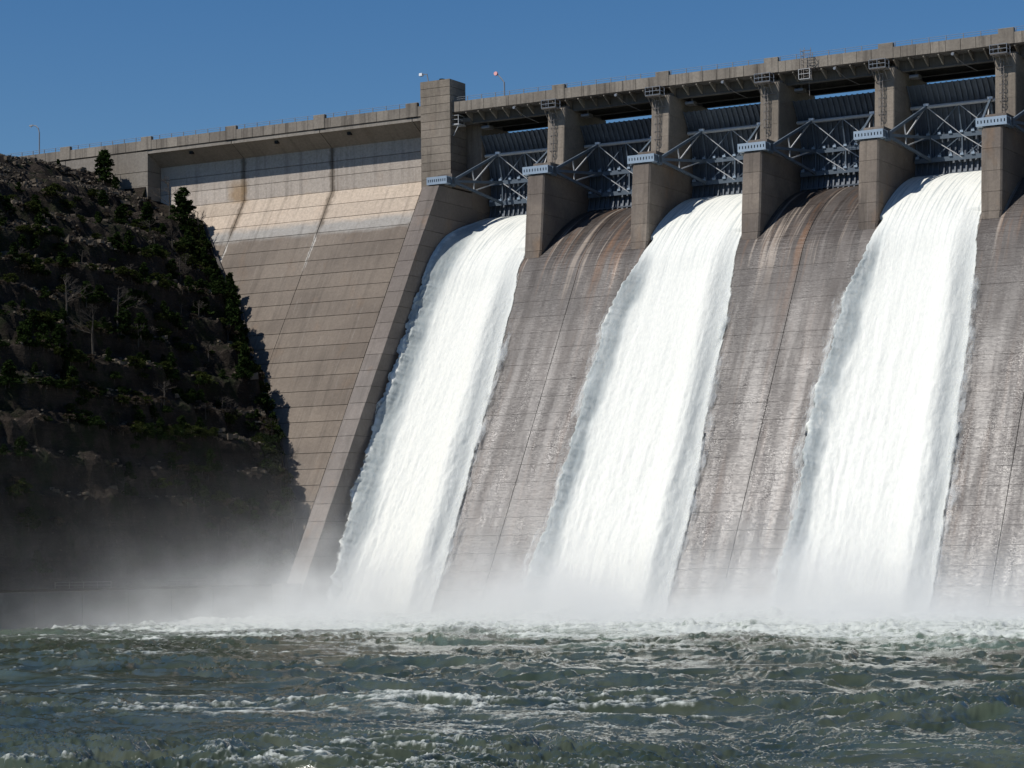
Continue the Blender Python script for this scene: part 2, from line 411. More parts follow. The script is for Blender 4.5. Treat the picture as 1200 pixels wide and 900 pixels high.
# solid abutment monoliths further left
xs_ = [-73.78-i*P for i in range(8)]
for i in range(7):
    xa, xb = -4.5*P-(i+1)*P+.06, -4.5*P-i*P-.06
    if i == 0: xb = -73.85
    for zz in (53.1, 55.3, 57.6, 59.9, 62.2, 64.5, 66.75, 69.05):
        h = (72.28 if zz > 69 else zz+2.29)-GAP-zz
        MB().box(xa, xb, .10+random.uniform(-.02, .02), 3.3, zz, zz+h).build('concrete_lift', M['wall'], dam, dloc(0, 0, 0))
MB().box(-180, -73.9, .5, 15, 50, 72.2).build('core', M['core'], dam, dloc(0, 0, 0))
for px_, xx in ((0, -65.85), (0, -49.6), (0, -36.3)):
    t = thing('soffit_floodlight', (xx, .95, 71.35), 'small black floodlight under the road overhang, ' + {-65.85: 'nearest the hill', -49.6: 'middle of three', -36.3: 'nearest the tower'}[xx], 'floodlight', 'floodlights under the overhang')
    MB().box(-.3, .3, -.25, .3, -.25, .15).build('housing', M['dark'], t)
    MB().bar((0, .1, .1), (0, .25, .45), .1).build('bracket', M['dark'], t)
    MB().box(-.24, .24, -.29, -.25, -.2, .1).build('lens', M['dark'], t)
# gutter down the contact of hill and dam
gp = [(-63.7, 60), (-58.6, 54.1), (-54.5, 49.4), (-50.3, 45.5), (-43.8, 35.9), (-41.2, 33.6), (-38.2, 29.3), (-35.7, 26.4), (-31.9, 21.2), (-27.4, 13.9), (-25, 9.2), (-23, 5)]
gb = MB()
for (xa, za), (xb, zb) in zip(gp[:-1], gp[1:]):
    gb.bar((xa+.15, -35.75+SL*za-.2, za), (xb+.15, -35.75+SL*zb-.2, zb), .42, .3, up=(0, -1, .6))
props(gb.build('drain_gutter', M['gutter']), 'grey concrete drain gutter where the hillside meets the dam face', 'gutter')

# ------------------------------------------------------------------ tower
tw = thing('tower', (-20.1, 2, 60), 'square tan concrete tower standing between the sloping dam face and the first spillway gate', 'tower')
MB().box(-22.75+.12, -17.7-.12, -.45, 3.7, 58.0, 77.1).build('core', M['core'], tw, (20.1, -2, -60))
zz = 60.35; th = 1.22
i = 0
while zz < 76.3:
    h = min(th, 77.35-zz)
    if 77.35-(zz+th) < .9: h = 77.35-zz
    j = random.uniform(-.015, .015)
    MB().box(-22.75+j, -17.7+j, -.6+j, 3.9, zz, zz+h-.055).build('concrete_lift', M['tower'], tw, (20.1, -2, -60))
    zz += h
t = thing('tower_light', (-22.6, 1.6, 77.3), 'small white floodlight on a short bent pole on top of the square tower', 'floodlight')
MB().tube([(0, 0, 0), (-.25, 0, 1.2), (-.35, 0, 1.65)], .09).build('pole', M['lamp'], t)
MB().bar((-.35, 0, 1.6), (-1.1, -.2, 1.65), .12).build('arm', M['lamp'], t)
MB().box(-1.45, -.95, -.45, .1, 1.4, 1.8).build('lamp_head', M['glass'], t)
t = thing('roof_vent', (-20.0, 1.0, 77.35), 'small dark vent cap on the roof of the tower', 'vent')
MB().tube([(0, 0, 0), (0, 0, .25), (0, 0, .4)], [.3, .3, .45], 8).build('cap', M['dark'], t)

# ------------------------------------------------------------------ training wall
tr = thing('training_wall', (-16.46, -30, 0), 'long sloping concrete training wall left of the first waterfall, running down from the tower', 'wall')
def tl(x, y, z): return (x+16.46, y+30, z)
T0 = -45.25
MB().prism([(T0+SL*(-2)+.35, -2), (2.5, -2), (2.5, 60.2), (T0+SL*60.2+.35, 60.2)], -17.6, -15.09-.12).build('core', M['core'], tr, tl(0, 0, 0))
zj = 10.07-5*LH
n = 0
while zj+LH < 62.0:
    h = LH-GAP*.7
    if zj+h > 60.4: h = 60.4-zj
    y0 = T0+SL*zj; y1 = T0+SL*(zj+h); j = random.uniform(-.02, .02)
    MB().hull8([(-17.83, y0+j, zj), (-15.09+j, y0+j, zj), (-15.09+j, 2.4, zj), (-17.83, 2.4, zj), (-17.83, y1+j, zj+h), (-15.09+j, y1+j, zj+h), (-15.09+j, 2.4, zj+h), (-17.83, 2.4, zj+h)]).build('concrete_lift', M['train'], tr, tl(0, 0, 0))
    zj += LH

# ------------------------------------------------------------------ spillway profile
PROF = [(-42.6, -6.2), (-9.72, 47.3), (-7.75, 49.5), (-4.8, 51.85), (-1.7, 53.85), (1.4, 55.4), (4.5, 56.5), (8, 57.3), (12, 57.6), (14.5, 57.2)]
def smooth_prof():
    pts = []
    for z in np.arange(-6.2, 44, 1.0): pts.append((-38.75+SL*z, z))
    key = [(-38.75+SL*44, 44), (-9.9, 47.05), (-7.6, 49.45), (-4.8, 51.75), (-1.7, 53.75), (1.4, 55.3), (4.5, 56.45), (8, 57.3), (12, 57.6), (14.5, 57.2)]
    k = np.array(key)
    for a in range(len(k)-1):
        p0 = k[a-1] if a else np.array([-38.75+SL*42, 42]); p1 = k[a]; p2 = k[a+1]; p3 = k[a+2] if a+2 < len(k) else 2*k[a+1]-k[a]
        for t in np.linspace(0, 1, 6)[:-1]:
            pts.append(tuple(.5*((2*p1)+(p2-p0)*t+(2*p0-5*p1+4*p2-p3)*t*t+(3*p1-p0-3*p2+p3)*t**3)))
    pts.append(key[-1])
    return np.array(pts)
SP = smooth_prof()
SS = np.concatenate([[0], np.cumsum(np.hypot(*np.diff(SP, axis=0).T))])
def sp(s):
    y = np.interp(s, SS, SP[:, 0]); z = np.interp(s, SS, SP[:, 1]); return y, z
def spn(s):          # outward normal (y,z)
    y0, z0 = sp(s-.6); y1, z1 = sp(s+.6); dy, dz = y1-y0, z1-z0; L = np.hypot(dy, dz); return -dz/L, dy/L
S_TOP = SS[-1]
spw = thing('spillway', (40, -20, 0), 'wet brown concrete spillway chute between the waterfalls, its curved crest under the blue gates', 'spillway')
def sl_(x, y, z): return (x-40, y+20, z)
off = []
for s in np.linspace(0, S_TOP, 90):
    y, z = sp(s); ny, nz = spn(s); off.append((float(y-ny*.3), float(z-nz*.3)))
MB().prism(off+[(15, 50), (15, -6.2)], -15.15, 101).build('core', M['core'], spw, sl_(0, 0, 0))
s10 = float(np.interp(10.07, SP[:, 1][:60], SS[:60])); ds = LH*math.hypot(1, SL)
sj = [s10+ds*i for i in range(-6, 40) if 0 < s10+ds*i < S_TOP-.4]+[S_TOP]
for k in range(-1, 6):
    xa = max((k-.5)*P, -15.09)+.04; xb = (k+.5)*P-.04
    for a, b in zip(sj[:-1], sj[1:]):
        nseg = 1 if sp(b)[1] < 43 else 5
        ss = np.linspace(a+.018, b-.018, nseg+1); j = random.uniform(-.012, .012)
        outer = []; inner = []
        for s in ss:
            y, z = sp(s); ny, nz = spn(s); outer.append((float(y+ny*j), float(z+nz*j))); inner.append((float(y-ny*.36), float(z-nz*.36)))
        MB().prism(outer+inner[::-1], xa, xb).build('concrete_lift', M['spill'], spw, sl_(0, 0, 0))

# ------------------------------------------------------------------ piers
ORD = {-1: 'beside the square tower', 0: 'first to the right of the tower bay', 1: 'between the dry chute and the middle waterfall', 2: 'just right of the middle waterfall', 3: 'just left of the right-hand waterfall', 4: 'at the right edge of the picture, right of the right-hand waterfall', 5: 'beyond the right edge'}
def pier_part(prof_at, name, mat, parent, zs, hw=1.37, ch=.22, yb=12.0):
    b = MB(); rings = []
    for z in zs:
        y = prof_at(z); w_ = hw if z > 50 else hw-.35*min(1, (50-z)/3)
        ring = [(-w_+ch, y), (w_-ch, y), (w_, y+ch), (w_, yb), (-w_, yb), (-w_, y+ch)]
        rings.append(len(b.v)); b.v += [(x, yy, z) for x, yy in ring]
    for r0, r1 in zip(rings[:-1], rings[1:]):
        for i in range(6): b.f.append((r0+i, r0+(i+1) % 6, r1+(i+1) % 6, r1+i))
    b.f.append(tuple(rings[0]+i for i in range(6))[::-1]); b.f.append(tuple(rings[-1]+i for i in range(6)))
    return b.build(name, mat, parent)
def nose(z): return -8.45+(z-48)*(1.45/12.6)
def shaft(z): return -1.3+(z-63)*.085
for k in range(-1, 6):
    t = thing('spillway_pier', (k*P, 0, 0), 'brown concrete spillway pier '+ORD[k], 'pier', 'piers between the spillway gates')
    zj = [44.0, 47.4, 49.7, 52.2, 54.9, 57.8, 60.6]
    if k >= 0:
        for a, b in zip(zj[:-1], zj[1:]):
            pier_part(nose, 'concrete_lift', M['pier'], t, (a+.02, b-.02))
    else:
        for a, b in zip(zj[:-1], zj[1:]):
            MB().box(-1.25, 1.37, 1.0, 12, a+.02, b-.02).build('concrete_lift', M['pier'], t)
    f = (lambda z: -4.5)
    MB().box(-1.37 if k >= 0 else -1.0, 1.37, -5.2 if k >= 0 else -4.6, 11.9, 60.62, 62.5).build('pedestal', M['pier'], t)
    if k >= 0:
        for a, b in ((62.52, 65.2), (65.22, 68.1), (68.12, 71.0)):
            pier_part(shaft, 'shaft', M['tower'], t, (a, b), ch=.1)
    else:
        pier_part(lambda z: 3.9, 'shaft', M['pier'], t, (62.52, 71.0), ch=.1)
    MB().box(-1.1, 1.1, 1.2, 11.6, 71.02, 71.6).build('bearing_seat', M['girder'], t)
# blue trunnion beams
def trunnion_beam(x0, x1):
    t = thing('trunnion_beam', (0, 0, 0), '', 'beam')
    nsl = 9; W = x1-x0; y0 = -7.2; fr = MB()
    fr.box(x0, x1, y0, y0+.08, 60.7, 61.05).box(x0, x1, y0, y0+.08, 61.45, 61.8)
    xs = [x0+.28+(W-.56)*i/(nsl-1) for i in range(nsl)]
    e = [x0]+[v for x in xs for v in (x-.075, x+.075)]+[x1]
    for a, b in zip(e[::2], e[1::2]): fr.box(a, b, y0, y0+.08, 61.05, 61.45)
    fr.build('face_plate', M['blue'], t)
    MB().box(x0+.02, x1-.02, y0+.22, y0+.3, 60.72, 61.78).build('web', M['dark'], t)
    MB().box(x0, x1, y0+.082, -4.8, 61.66, 61.798).build('top_flange', M['blue'], t)
    MB().box(x0, x1, y0+.082, -4.8, 60.702, 60.84).build('bottom_flange', M['blue'], t)
    for x in (x0, x1-.1): MB().box(x, x+.1, y0+.082, -4.8, 60.842, 61.658).build('end_plate', M['arm'], t)
    MB().box(x0+.3, x1-.3, y0+.35, -5.1, 60.85, 61.64).build('block', M['arm'], t)
    return t
tb = trunnion_beam(-2.02, 2.02); tb.location = (0, 0, 0)
BL = {0: 'on the pier right of the first waterfall', 1: 'on the pier left of the middle waterfall', 2: 'on the pier right of the middle waterfall', 3: 'on the pier left of the right-hand waterfall', 4: 'on the pier at the right edge of the picture', 5: 'on the pier beyond the right edge'}
tb['label'] = 'pale blue slotted steel beam '+BL[0]; tb['group'] = 'slotted steel beams on the piers'
for k in range(1, 6): dup(tb, (k*P, 0, 0), 'pale blue slotted steel beam '+BL[k])
t1 = trunnion_beam(-1.33, 2.02); t1.location = (-P, 0, 0); t1['label'] = 'pale blue slotted steel beam at the foot of the square tower'; t1['group'] = 'slotted steel beams on the piers'
# ledge block carrying beam on the training wall
o = MB().box(-17.7, -15.15, -6.6, -4.65, 60.42, 60.69).build('bearing_pad', M['pier'], tr, tl(0, 0, 0))

# ------------------------------------------------------------------ radial gates
def arcpt(R, z): return (math.sqrt(R*R-z*z), z)      # relative to the trunnion
RG = 12.3
def make_gate():
    t = thing('radial_gate', (0, TR_Y, TR_Z), '', 'gate')
    
    def band(R0, R1, x0, x1, za=-4.9, zb=7.75, n=12):
        zs = np.linspace(za, zb, n); pr = [arcpt(R1, z) for z in zs]+[arcpt(R0, z) for z in zs[::-1]]
        return MB().prism([(float(a), float(b)) for a, b in pr], x0, x1)
    band(RG-.05, RG, -6.8, 6.8).build('skin_plate', M['skin'], t)
    rib = band(RG-.32, RG-.055, -.035, .035).v; 
    rm = band(RG-.34, RG-.055, -.04, .04)
    rf = band(RG-.38, RG-.343, -.11, .11); rm.f += [tuple(i+len(rm.v) for i in f) for f in rf.f]; rm.v += rf.v
    me = rm.mesh('rib', M['skin'])
    for i in range(18): link('rib', me, t, (-6.6+13.2*i/17, 0, 0))
    gz = [4.85, .85, -2.2]; gy = []
    for q, z in enumerate(gz):
        y, _ = arcpt(RG-.95, z); gy.append(y)
        g = MB(); mat = M['arm']
        if q == 0: g.tube([(-6.6, y, z), (6.6, y, z)], .24, 8)
        else:
            g.box(-6.6, 6.6, y-.08, y+.5, z-.03, z+.03).box(-6.6, 6.6, y-.14, y-.082, z-.3, z+.3)
        g.build('girder', M['pipe'] if q == 0 else mat, t)
        if q:
            tab = MB().box(-.05, .05, y-.05, y+.45, z+.035, z+.85).hull8([(-.25, y-.3, z+.305), (.25, y-.3, z+.305), (.25, y-.145, z+.305), (-.25, y-.145, z+.305), (-.2, y-.3, z+.6), (.2, y-.3, z+.6), (.2, y-.145, z+.6), (-.2, y-.145, z+.6)]).mesh('stiffener', M['blue'])
            for i in range(9): link('stiffener', tab, t, (-6.2+12.4*i/8, 0, 0))
    # three short horizontal girders between pipe and plate
    pt = MB()
    for i in range(5): pt.bar((-6+3*i, gy[0]+.2, gz[0]), (-6+3*i, gy[0]+.75, gz[0]+.1), .16)
    pt.build('strut', M['arm'], t)
    for sg in (-1, 1):
        MB().tube([(sg*6.0, 0, 0), (sg*6.62, 0, 0)], .42, 12).build('hub', M['arm'], t)
        MB().hull8([(sg*6.0, -.45, -.6), (sg*6.6, -.45, -.6), (sg*6.6, .6, -.75), (sg*6.0, .6, -.75), (sg*6.0, -.45, .5), (sg*6.6, -.45, .5), (sg*6.6, .6, .6), (sg*6.0, .6, .6)]).build('trunnion_yoke', M['arm'], t)
        ends = []
        for z, y in zip(gz, gy):
            a = Vector((sg*6.25, .3, z*.03)); b = Vector((sg*4.4, y-.15, z))
            MB().bar(a, b, .28, .36).build('arm', M['arm'], t); ends.append((a, b))
        def at(i, f): return ends[i][0].lerp(ends[i][1], f)
        for p, q in ((at(1, .42), at(0, .42)), (at(1, .42), at(0, .97)), (at(1, .42), at(2, .42)), (at(1, .9), at(2, .42))):
            MB().bar(p, q, .15).build('brace', M['pipe'], t)
        MB().bar((sg*4.4, gy[0], gz[0]), (sg*4.4, gy[1], gz[1]), .14).build('brace', M['arm'], t)
        MB().bar((sg*4.4, gy[1], gz[1]), (sg*4.4, gy[2], gz[2]), .14).build('brace', M['arm'], t)
    for a, b in ((-4.4, 0), (0, 4.4)):
        for (z0, y0), (z1, y1) in (((gz[0], gy[0]), (gz[1], gy[1])), ((gz[1], gy[1]), (gz[2], gy[2]))):
            MB().bar((a, y0-.1, z0), (b, y1-.1, z1), .11).build('brace', M['pipe'], t)
            MB().bar((b, y0+.02, z0), (a, y1+.02, z1), .11).build('brace', M['arm'], t)
    MB().bar((0, gy[0], gz[0]), (0, gy[1], gz[1]), .17).build('brace', M['arm'], t)
    MB().bar((0, gy[1], gz[1]), (0, gy[2], gz[2]), .17).build('brace', M['arm'], t)
    for xx in (-4.4, 4.4):
        MB().box(xx-.35, xx+.35, gy[0]-.35, gy[0]+.1, gz[0]+.1, gz[0]+.42).build('end_cap', M['glass'], t)
    MB().box(-6.75, 6.75, arcpt(RG, -4.2)[0]-.5, arcpt(RG, -4.2)[0]-.1, -4.3, -4.1).build('bottom_seal', M['skin'], t)
    return t
GL = {-1: 'above the first waterfall, next to the tower', 0: 'closed above the first dry chute', 1: 'above the middle waterfall', 2: 'closed above the second dry chute', 3: 'above the right-hand waterfall', 4: 'closed at the right edge of the picture'}
g0 = make_gate()
for k in range(-1, 5):
    rot = (math.radians(1.2), 0, 0) if k % 2 else (0, 0, 0)
    if k == -1:
        g = g0; g.location = ((k+.5)*P, TR_Y, TR_Z); g.rotation_euler = rot
    else: g = dup(g0, ((k+.5)*P, TR_Y, TR_Z), rot=rot)
    g['label'] = 'dark blue ribbed radial steel gate '+GL[k]; g['group'] = 'radial gates of the spillway'

# ------------------------------------------------------------------ road bridge
br = thing('road_bridge', (20, 5, 72), 'long grey concrete road deck with stained parapet crossing the whole top of the dam', 'bridge')
def bl(x, y, z): return (x-20, y-5, z-72)
MB().box(-180, 101, .25, 13.4, 72.3, 72.75).build('deck', M['girder'], br, bl(0, 0, 0))
pm = MB().box(.03, P/8-.03, 0, .3, 72.42, 73.9).mesh('parapet_panel', M['parapet'])
pcap = None
i = -88
x = -88*P/8
while x < 100:
    if not (-23.2 < x+1 < -18.2):
        link('parapet_panel', pm, br, bl(x, random.uniform(-.012, .012), 0))
    x += P/8
bk = MB().box(-1.0, 1.0, -.07, .55, 72.43, 74.5).mesh('pilaster', M['parapet'])
for u in [-9.5, -8.5, -7.5, -6.5, -5.5, -4.5, -3.5, -2.5, -1.5, 0, 1, 2, 3, 4, 5]: link('pilaster', bk, br, bl(u*P, 0, 0))
MB().box(-180, 101, 13.0, 13.3, 72.76, 73.9).build('parapet_wall', M['parapet'], br, bl(0, 0, 0))
MB().box(-180, 101, .06, .24, 72.29, 72.40).build('drip_groove', M['core'], br, bl(0, 0, 0))
for k in range(-1, 5):                      # three girders per span
    xa, xb = k*P+.05, (k+1)*P-.05
    if k == -1: xa = -17.6
    for y, zb in ((2.0, 71.0), (6.6, 71.0), (11.2, 71.2)):
        MB().box(xa, xb, y, y+.5, zb, 72.29).build('girder', M['girder'], br, bl(0, 0, 0))
        MB().box(xa, xb, y-.12, y+.62, zb-.16, zb-.003).build('girder_flange', M['girder'], br, bl(0, 0, 0))
bm_ = MB().prism([(.1, 72.285), (.1, 72.1), (1.99, 71.1), (1.99, 72.285)], -.09, .09).mesh('bracket', M['parapet'])
for k in range(-1, 5):
    for q in range(8):
        xx = k*P+(q+.5)*P/8
        if xx > -17: link('bracket', bm_, br, bl(xx, 0, 0))
# handrail
hr = thing('handrail', (20, 1, 74), 'thin steel handrail on top of the parapet along the whole road', 'railing')
pm2 = MB().box(-.05, .05, -.05, .05, 0, .72).mesh('post', M['rail'])
x = -10.5*P
while x < 100:
    if not (-24 < x < -17.6): link('post', pm2, hr, (x-20, -.6, -.1))
    x += P/7
for xa, xb in ((-176, -22.8), (-17.6, 101)):
    for zz in (.32, .6): MB().tube([(xa-20, -.6, zz), (xb-20, -.6, zz)], .028, 5).build('rail', M['rail'], hr)
# floodlights at mid span under the parapet
for k in range(-1, 5):
    t = thing('bridge_floodlight', ((k+.5)*P+1.0, -.15, 71.95), 'round grey floodlight under the parapet, gate '+GL[k].replace('closed ', ''), 'floodlight', 'floodlights hanging from the bridge')
    MB().tube([(0, -.1, 0), (0, .12, 0), (0, .3, 0)], [.2, .2, .1], 10).build('lamp_head', M['rail'], t)
    MB().bar((0, .2, .05), (0, .3, .45), .06).build('bracket', M['cage'], t)
    MB().tube([(0, .2, -.1), (1.0, 1.6, -1.2), (2.2, 3.4, -1.9)], .045, 5).build('cable', M['cage'], t)
# gate hoists
for k in range(-1, 5):
    t = thing('gate_hoist', (k*P+3.0, 3.2, 70.3), 'grey hoist box under the road deck, gate '+GL[k].replace('closed ', ''), 'hoist', 'gate hoists under the deck')
    MB().box(-.8, .5, -.5, .6, -.35, .15).build('housing', M['girder'], t)
    MB().tube([(-.7, -.65, -.1), (.5, -.65, -.1)], .2, 10).build('drum', M['rail'], t)
    MB().box(-.1, .1, -.1, .1, .15, 2.0).build('hanger', M['cage'], t)
# access platforms and ladders on the pier shafts
def access():
    t = thing('access_ladder', (0, -1.4, 62.5), '', 'ladder')
    f = MB(); z0, z1 = 8.35, 9.5; y0, y1 = -.95, .45; x0, x1 = -1.5, .75
    for x in (x0, (x0+x1)/2, x1):
        f.bar((x, y0, z0), (x, y0, z1), .07)
    for x in (x0, x1): f.bar((x, y1, z0), (x, y1, z1), .07)
    for z in (z0+.04, (z0+z1)/2, z1):
        f.bar((x0, y0, z), (x1, y0, z), .075); f.bar((x0, y0, z), (x0, y1, z), .07); f.bar((x1, y0, z), (x1, y1, z), .07)
    f.build('platform_railing', M['rail'], t)
    MB().box(x0, x1, y0, y1+.3, z0-.1, z0-.02).build('platform', M['cage'], t)
    b = MB()
    for x in (-1.2, -.4, .5): b.bar((x, y0+.1, z0-.1), (x, y1+.1, z0-1.5), .08); 
    b.bar((-1.2, .45, z0-1.5), (.9, .45, z0-1.5), .08)
    b.build('support_brace', M['cage'], t)
    l = MB(); sl = .085
    def yy(z): return -.12+z*sl*.9
    for x in (-.52, -.12): l.bar((x, yy(0), 0), (x, yy(8.3), 8.3), .055)
    for q in range(21): l.bar((-.52, yy(q*.4), q*.4+.1), (-.12, yy(q*.4), q*.4+.1), .04)
    l.build('ladder', M['cage'], t)
    c = MB()
    for q in range(6):
        z = 2.2+q*1.1; pts = [(-.52, yy(z), z), (-.62, yy(z)-.4, z), (-.32, yy(z)-.65, z), (-.02, yy(z)-.4, z), (-.12, yy(z), z)]
        for a, b_ in zip(pts[:-1], pts[1:]): c.bar(a, b_, .045, .09)
    for x, d in ((-.62, -.4), (-.32, -.65), (-.02, -.4)): c.bar((x, yy(2.2)+d, 2.2), (x, yy(7.7)+d, 7.7), .045)
    c.build('safety_cage', M['cage'], t)
    return t
AL = {0: 'on the pier right of the first waterfall', 1: 'on the pier left of the middle waterfall', 2: 'on the pier right of the middle waterfall', 3: 'on the pier left of the right-hand waterfall', 4: 'on the pier at the right edge of the picture', 5: 'on the pier beyond the right edge'}
a0 = access(); a0['label'] = 'caged steel ladder and railed platform '+AL[0]; a0['group'] = 'caged ladders on the piers'; a0.location = (0, -1.4, 62.5)
for k in range(1, 6): dup(a0, (k*P, -1.4, 62.5), 'caged steel ladder and railed platform '+AL[k])
t = thing('side_platform', (-17.65, 1.0, 70.6), 'small pale steel platform with railing on the right side of the square tower', 'platform')
f = MB()
for y in (-1, .6): f.bar((1.0, y, 0), (1.0, y, 1.3), .08)
for z in (.05, .7, 1.3): f.bar((1.0, -1, z), (1.0, .6, z), .08); f.bar((0, -1, z), (1.0, -1, z), .07)
f.build('railing', M['pipe'], t); MB().box(0, 1.15, -1.1, .9, -.12, -.02).build('floor', M['pipe'], t)
MB().bar((.05, -.9, -1.7), (1.0, -.9, -.1), .09).build('brace', M['pipe'], t)
# ladder cage climbing over the parapet
t = thing('parapet_ladder', (38.4, -.55, 70.8), 'tall caged ladder with small basket hanging over the road parapet between two piers', 'ladder')
f = MB()
for x in (-.55, .55): f.bar((x, 0, 0), (x, 0, 4.1), .07); f.bar((x, -.7, 0), (x, -.7, 3.2), .06)
for q in range(11): f.bar((-.55, 0, .1+q*.38), (.55, 0, .1+q*.38), .045)
f.build('ladder', M['cage'], t)
f = MB()
for z in (2.0, 2.6, 3.2, 3.8):
    pts = [(-.55, 0, z), (-.75, -.5, z), (0, -.9, z), (.75, -.5, z), (.55, 0, z)]
    for a, b in zip(pts[:-1], pts[1:]): f.bar(a, b, .05)
for x in (-.75, 0, .75): f.bar((x, -.5 if x else -.9, 2.0), (x, -.5 if x else -.9, 4.2), .045)
f.build('safety_cage', M['cage'], t)
f = MB().box(-.9, .7, -.9, .1, -.08, 0)
for x in (-.9, .7): f.bar((x, -.9, 0), (x, -.9, 1.3), .07)
for z in (.65, 1.3): f.bar((-.9, -.9, z), (.7, -.9, z), .06)
f.build('basket', M['pipe'], t)
MB().bar((.2, 0, 0), (.2, .1, -2.2), .05).build('cable', M['cage'], t)

# street lamps
def lamp(x, y, pts, head, lens, label):
    t = thing('street_lamp', (x, y, 72.75), label, 'street lamp', 'street lamps on the dam road')
    MB().tube(pts, [.11]*(len(pts)-1)+[.07], 7).build('pole', M['lamp'], t)
    h = Vector(pts[-1]); MB().hull8([(h.x-head, -.16, h.z-.10), (h.x+.05, -.12, h.z-.10), (h.x+.05, .12, h.z-.10), (h.x-head, .16, h.z-.10), (h.x-head, -.12, h.z+.12), (h.x+.05, -.1, h.z+.14), (h.x+.05, .1, h.z+.14), (h.x-head, .12, h.z+.12)]).build('lamp_head', M['lamp'], t)
    MB().tube([(h.x-head*.6, 0, h.z-.1), (h.x-head*.6, 0, h.z-.28)], [.16, .08], 8).build('lamp_shade', lens, t)
    return t
lamp(-103.7, 9, [(0, 0, 0), (0, 0, 6.8), (-.25, 0, 7.6), (-.8, 0, 8.05), (-1.4, 0, 8.15)], .7, M['glass'], 'tall grey street lamp with curved arm at the far left of the dam road')
t = lamp(-14.0, 9, [(0, 0, 0), (0, 0, 5.2), (-.55, 0, 5.9), (-1.2, 0, 6.6)], .35, M['pink'], 'short street lamp with pink round head just right of the tower')
MB().tube([(-1.35, -.25, 6.65), (-1.35, .05, 6.65)], [.3, .3], 10).build('lens', M['pink'], t)

# ------------------------------------------------------------------ basin wall along the river
bw = thing('basin_wall', (-17.9, -80, 0), 'low damp concrete basin wall along the river at the foot of the hill', 'wall')
for q in range(16):
    ya = -43-q*8.2
    MB().box(-.9, .9, ya-8.2+.05+80, ya-.05+80, -4, 4.0+random.uniform(-.02, .02)).build('concrete_panel', M['basin'], bw)
bb = MB().box(-17.0, -15.2, -47.0, -43.1, -4, 4.3).build('toe_block', M['basin'], bw, (17.9, 80, 0))
for (ya, yb, xx) in ((-62, -54, -22), (-84, -74, -21)):
    t = thing('guard_rail', (xx, (ya+yb)/2, 4.3), 'pale guard rail on the bench behind the basin wall, '+('nearer the dam' if ya > -70 else 'farther left'), 'guard rail')
    h = (yb-ya)/2; f = MB()
    MB().bar((0, -h, .7), (0, h, .7), .06, .1).build('rail', M['basin'], t)
    MB().bar((0, -h, .4), (0, h, .3), .06, .08).build('rail', M['basin'], t)
    for yy_ in np.linspace(-h, h, 5): MB().bar((0, yy_, -.3), (0, yy_, .75), .08).build('post', M['basin'], t)

# ------------------------------------------------------------------ waterfalls
def water_mat():
    s = NT('aerated_falling_water')
    uv = s.n('ShaderNodeAttribute', attribute_name='fu'); vv = s.n('ShaderNodeAttribute', attribute_name='fv')
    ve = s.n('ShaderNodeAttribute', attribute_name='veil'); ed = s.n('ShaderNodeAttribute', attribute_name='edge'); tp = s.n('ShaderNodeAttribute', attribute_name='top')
    cb = s.n('ShaderNodeCombineXYZ'); s.l(uv.outputs['Fac'], cb.inputs[0]); s.l(vv.outputs['Fac'], cb.inputs[1])
    src = cb.outputs[0]
    st = s.noise((2.0, .06, 1), 1.3, 5, .6, src)
    st2 = s.noise((1.5, .55, 1), 2.6, 6, .7, src)
    col = s.mix(s.maprange(st2, .35, .7), (0.74, 0.74, 0.685), (0.62, 0.635, 0.60))
    k = s.math('MULTIPLY', s.maprange(st, .46, .66, 0, 1, True), s.math('ADD', s.math('MULTIPLY', tp.outputs['Fac'], .75), .06))
    col = s.mix(k, col, (0.33, 0.37, 0.37))
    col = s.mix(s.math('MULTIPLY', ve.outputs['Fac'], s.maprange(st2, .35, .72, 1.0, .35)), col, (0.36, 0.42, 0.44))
    bmp = s.math('ADD', s.math('MULTIPLY', st, .35), st2)
    b = s.bsdf(col, .75, spec=.25, bump=bmp, bstr=.5, bdist=.16)
    tl_ = s.n('ShaderNodeBsdfTransparent')
    fr = s.noise((1.0, .22, 1), 1.5, 7, .75, src)
    a = s.math('ADD', s.math('MULTIPLY', ed.outputs['Fac'], 1.9), s.math('MULTIPLY', s.math('SUBTRACT', fr, .5), 2.2))
    a = s.maprange(a, .25, .75, 0, 1, True)
    th = s.maprange(s.math('ADD', s.math('MULTIPLY', ve.outputs['Fac'], -.42), s.math('ADD', .82, s.math('MULTIPLY', fr, .5))), 0, 1, 0, 1)
    a = s.math('MULTIPLY', a, th, clamp=True)
    mx = s.n('ShaderNodeMixShader'); s.l(a, mx.inputs[0]); s.l(tl_.outputs[0], mx.inputs[1]); s.l(b, mx.inputs[2])
    return s.done(mx.outputs[0])
M['fall'] = water_mat()
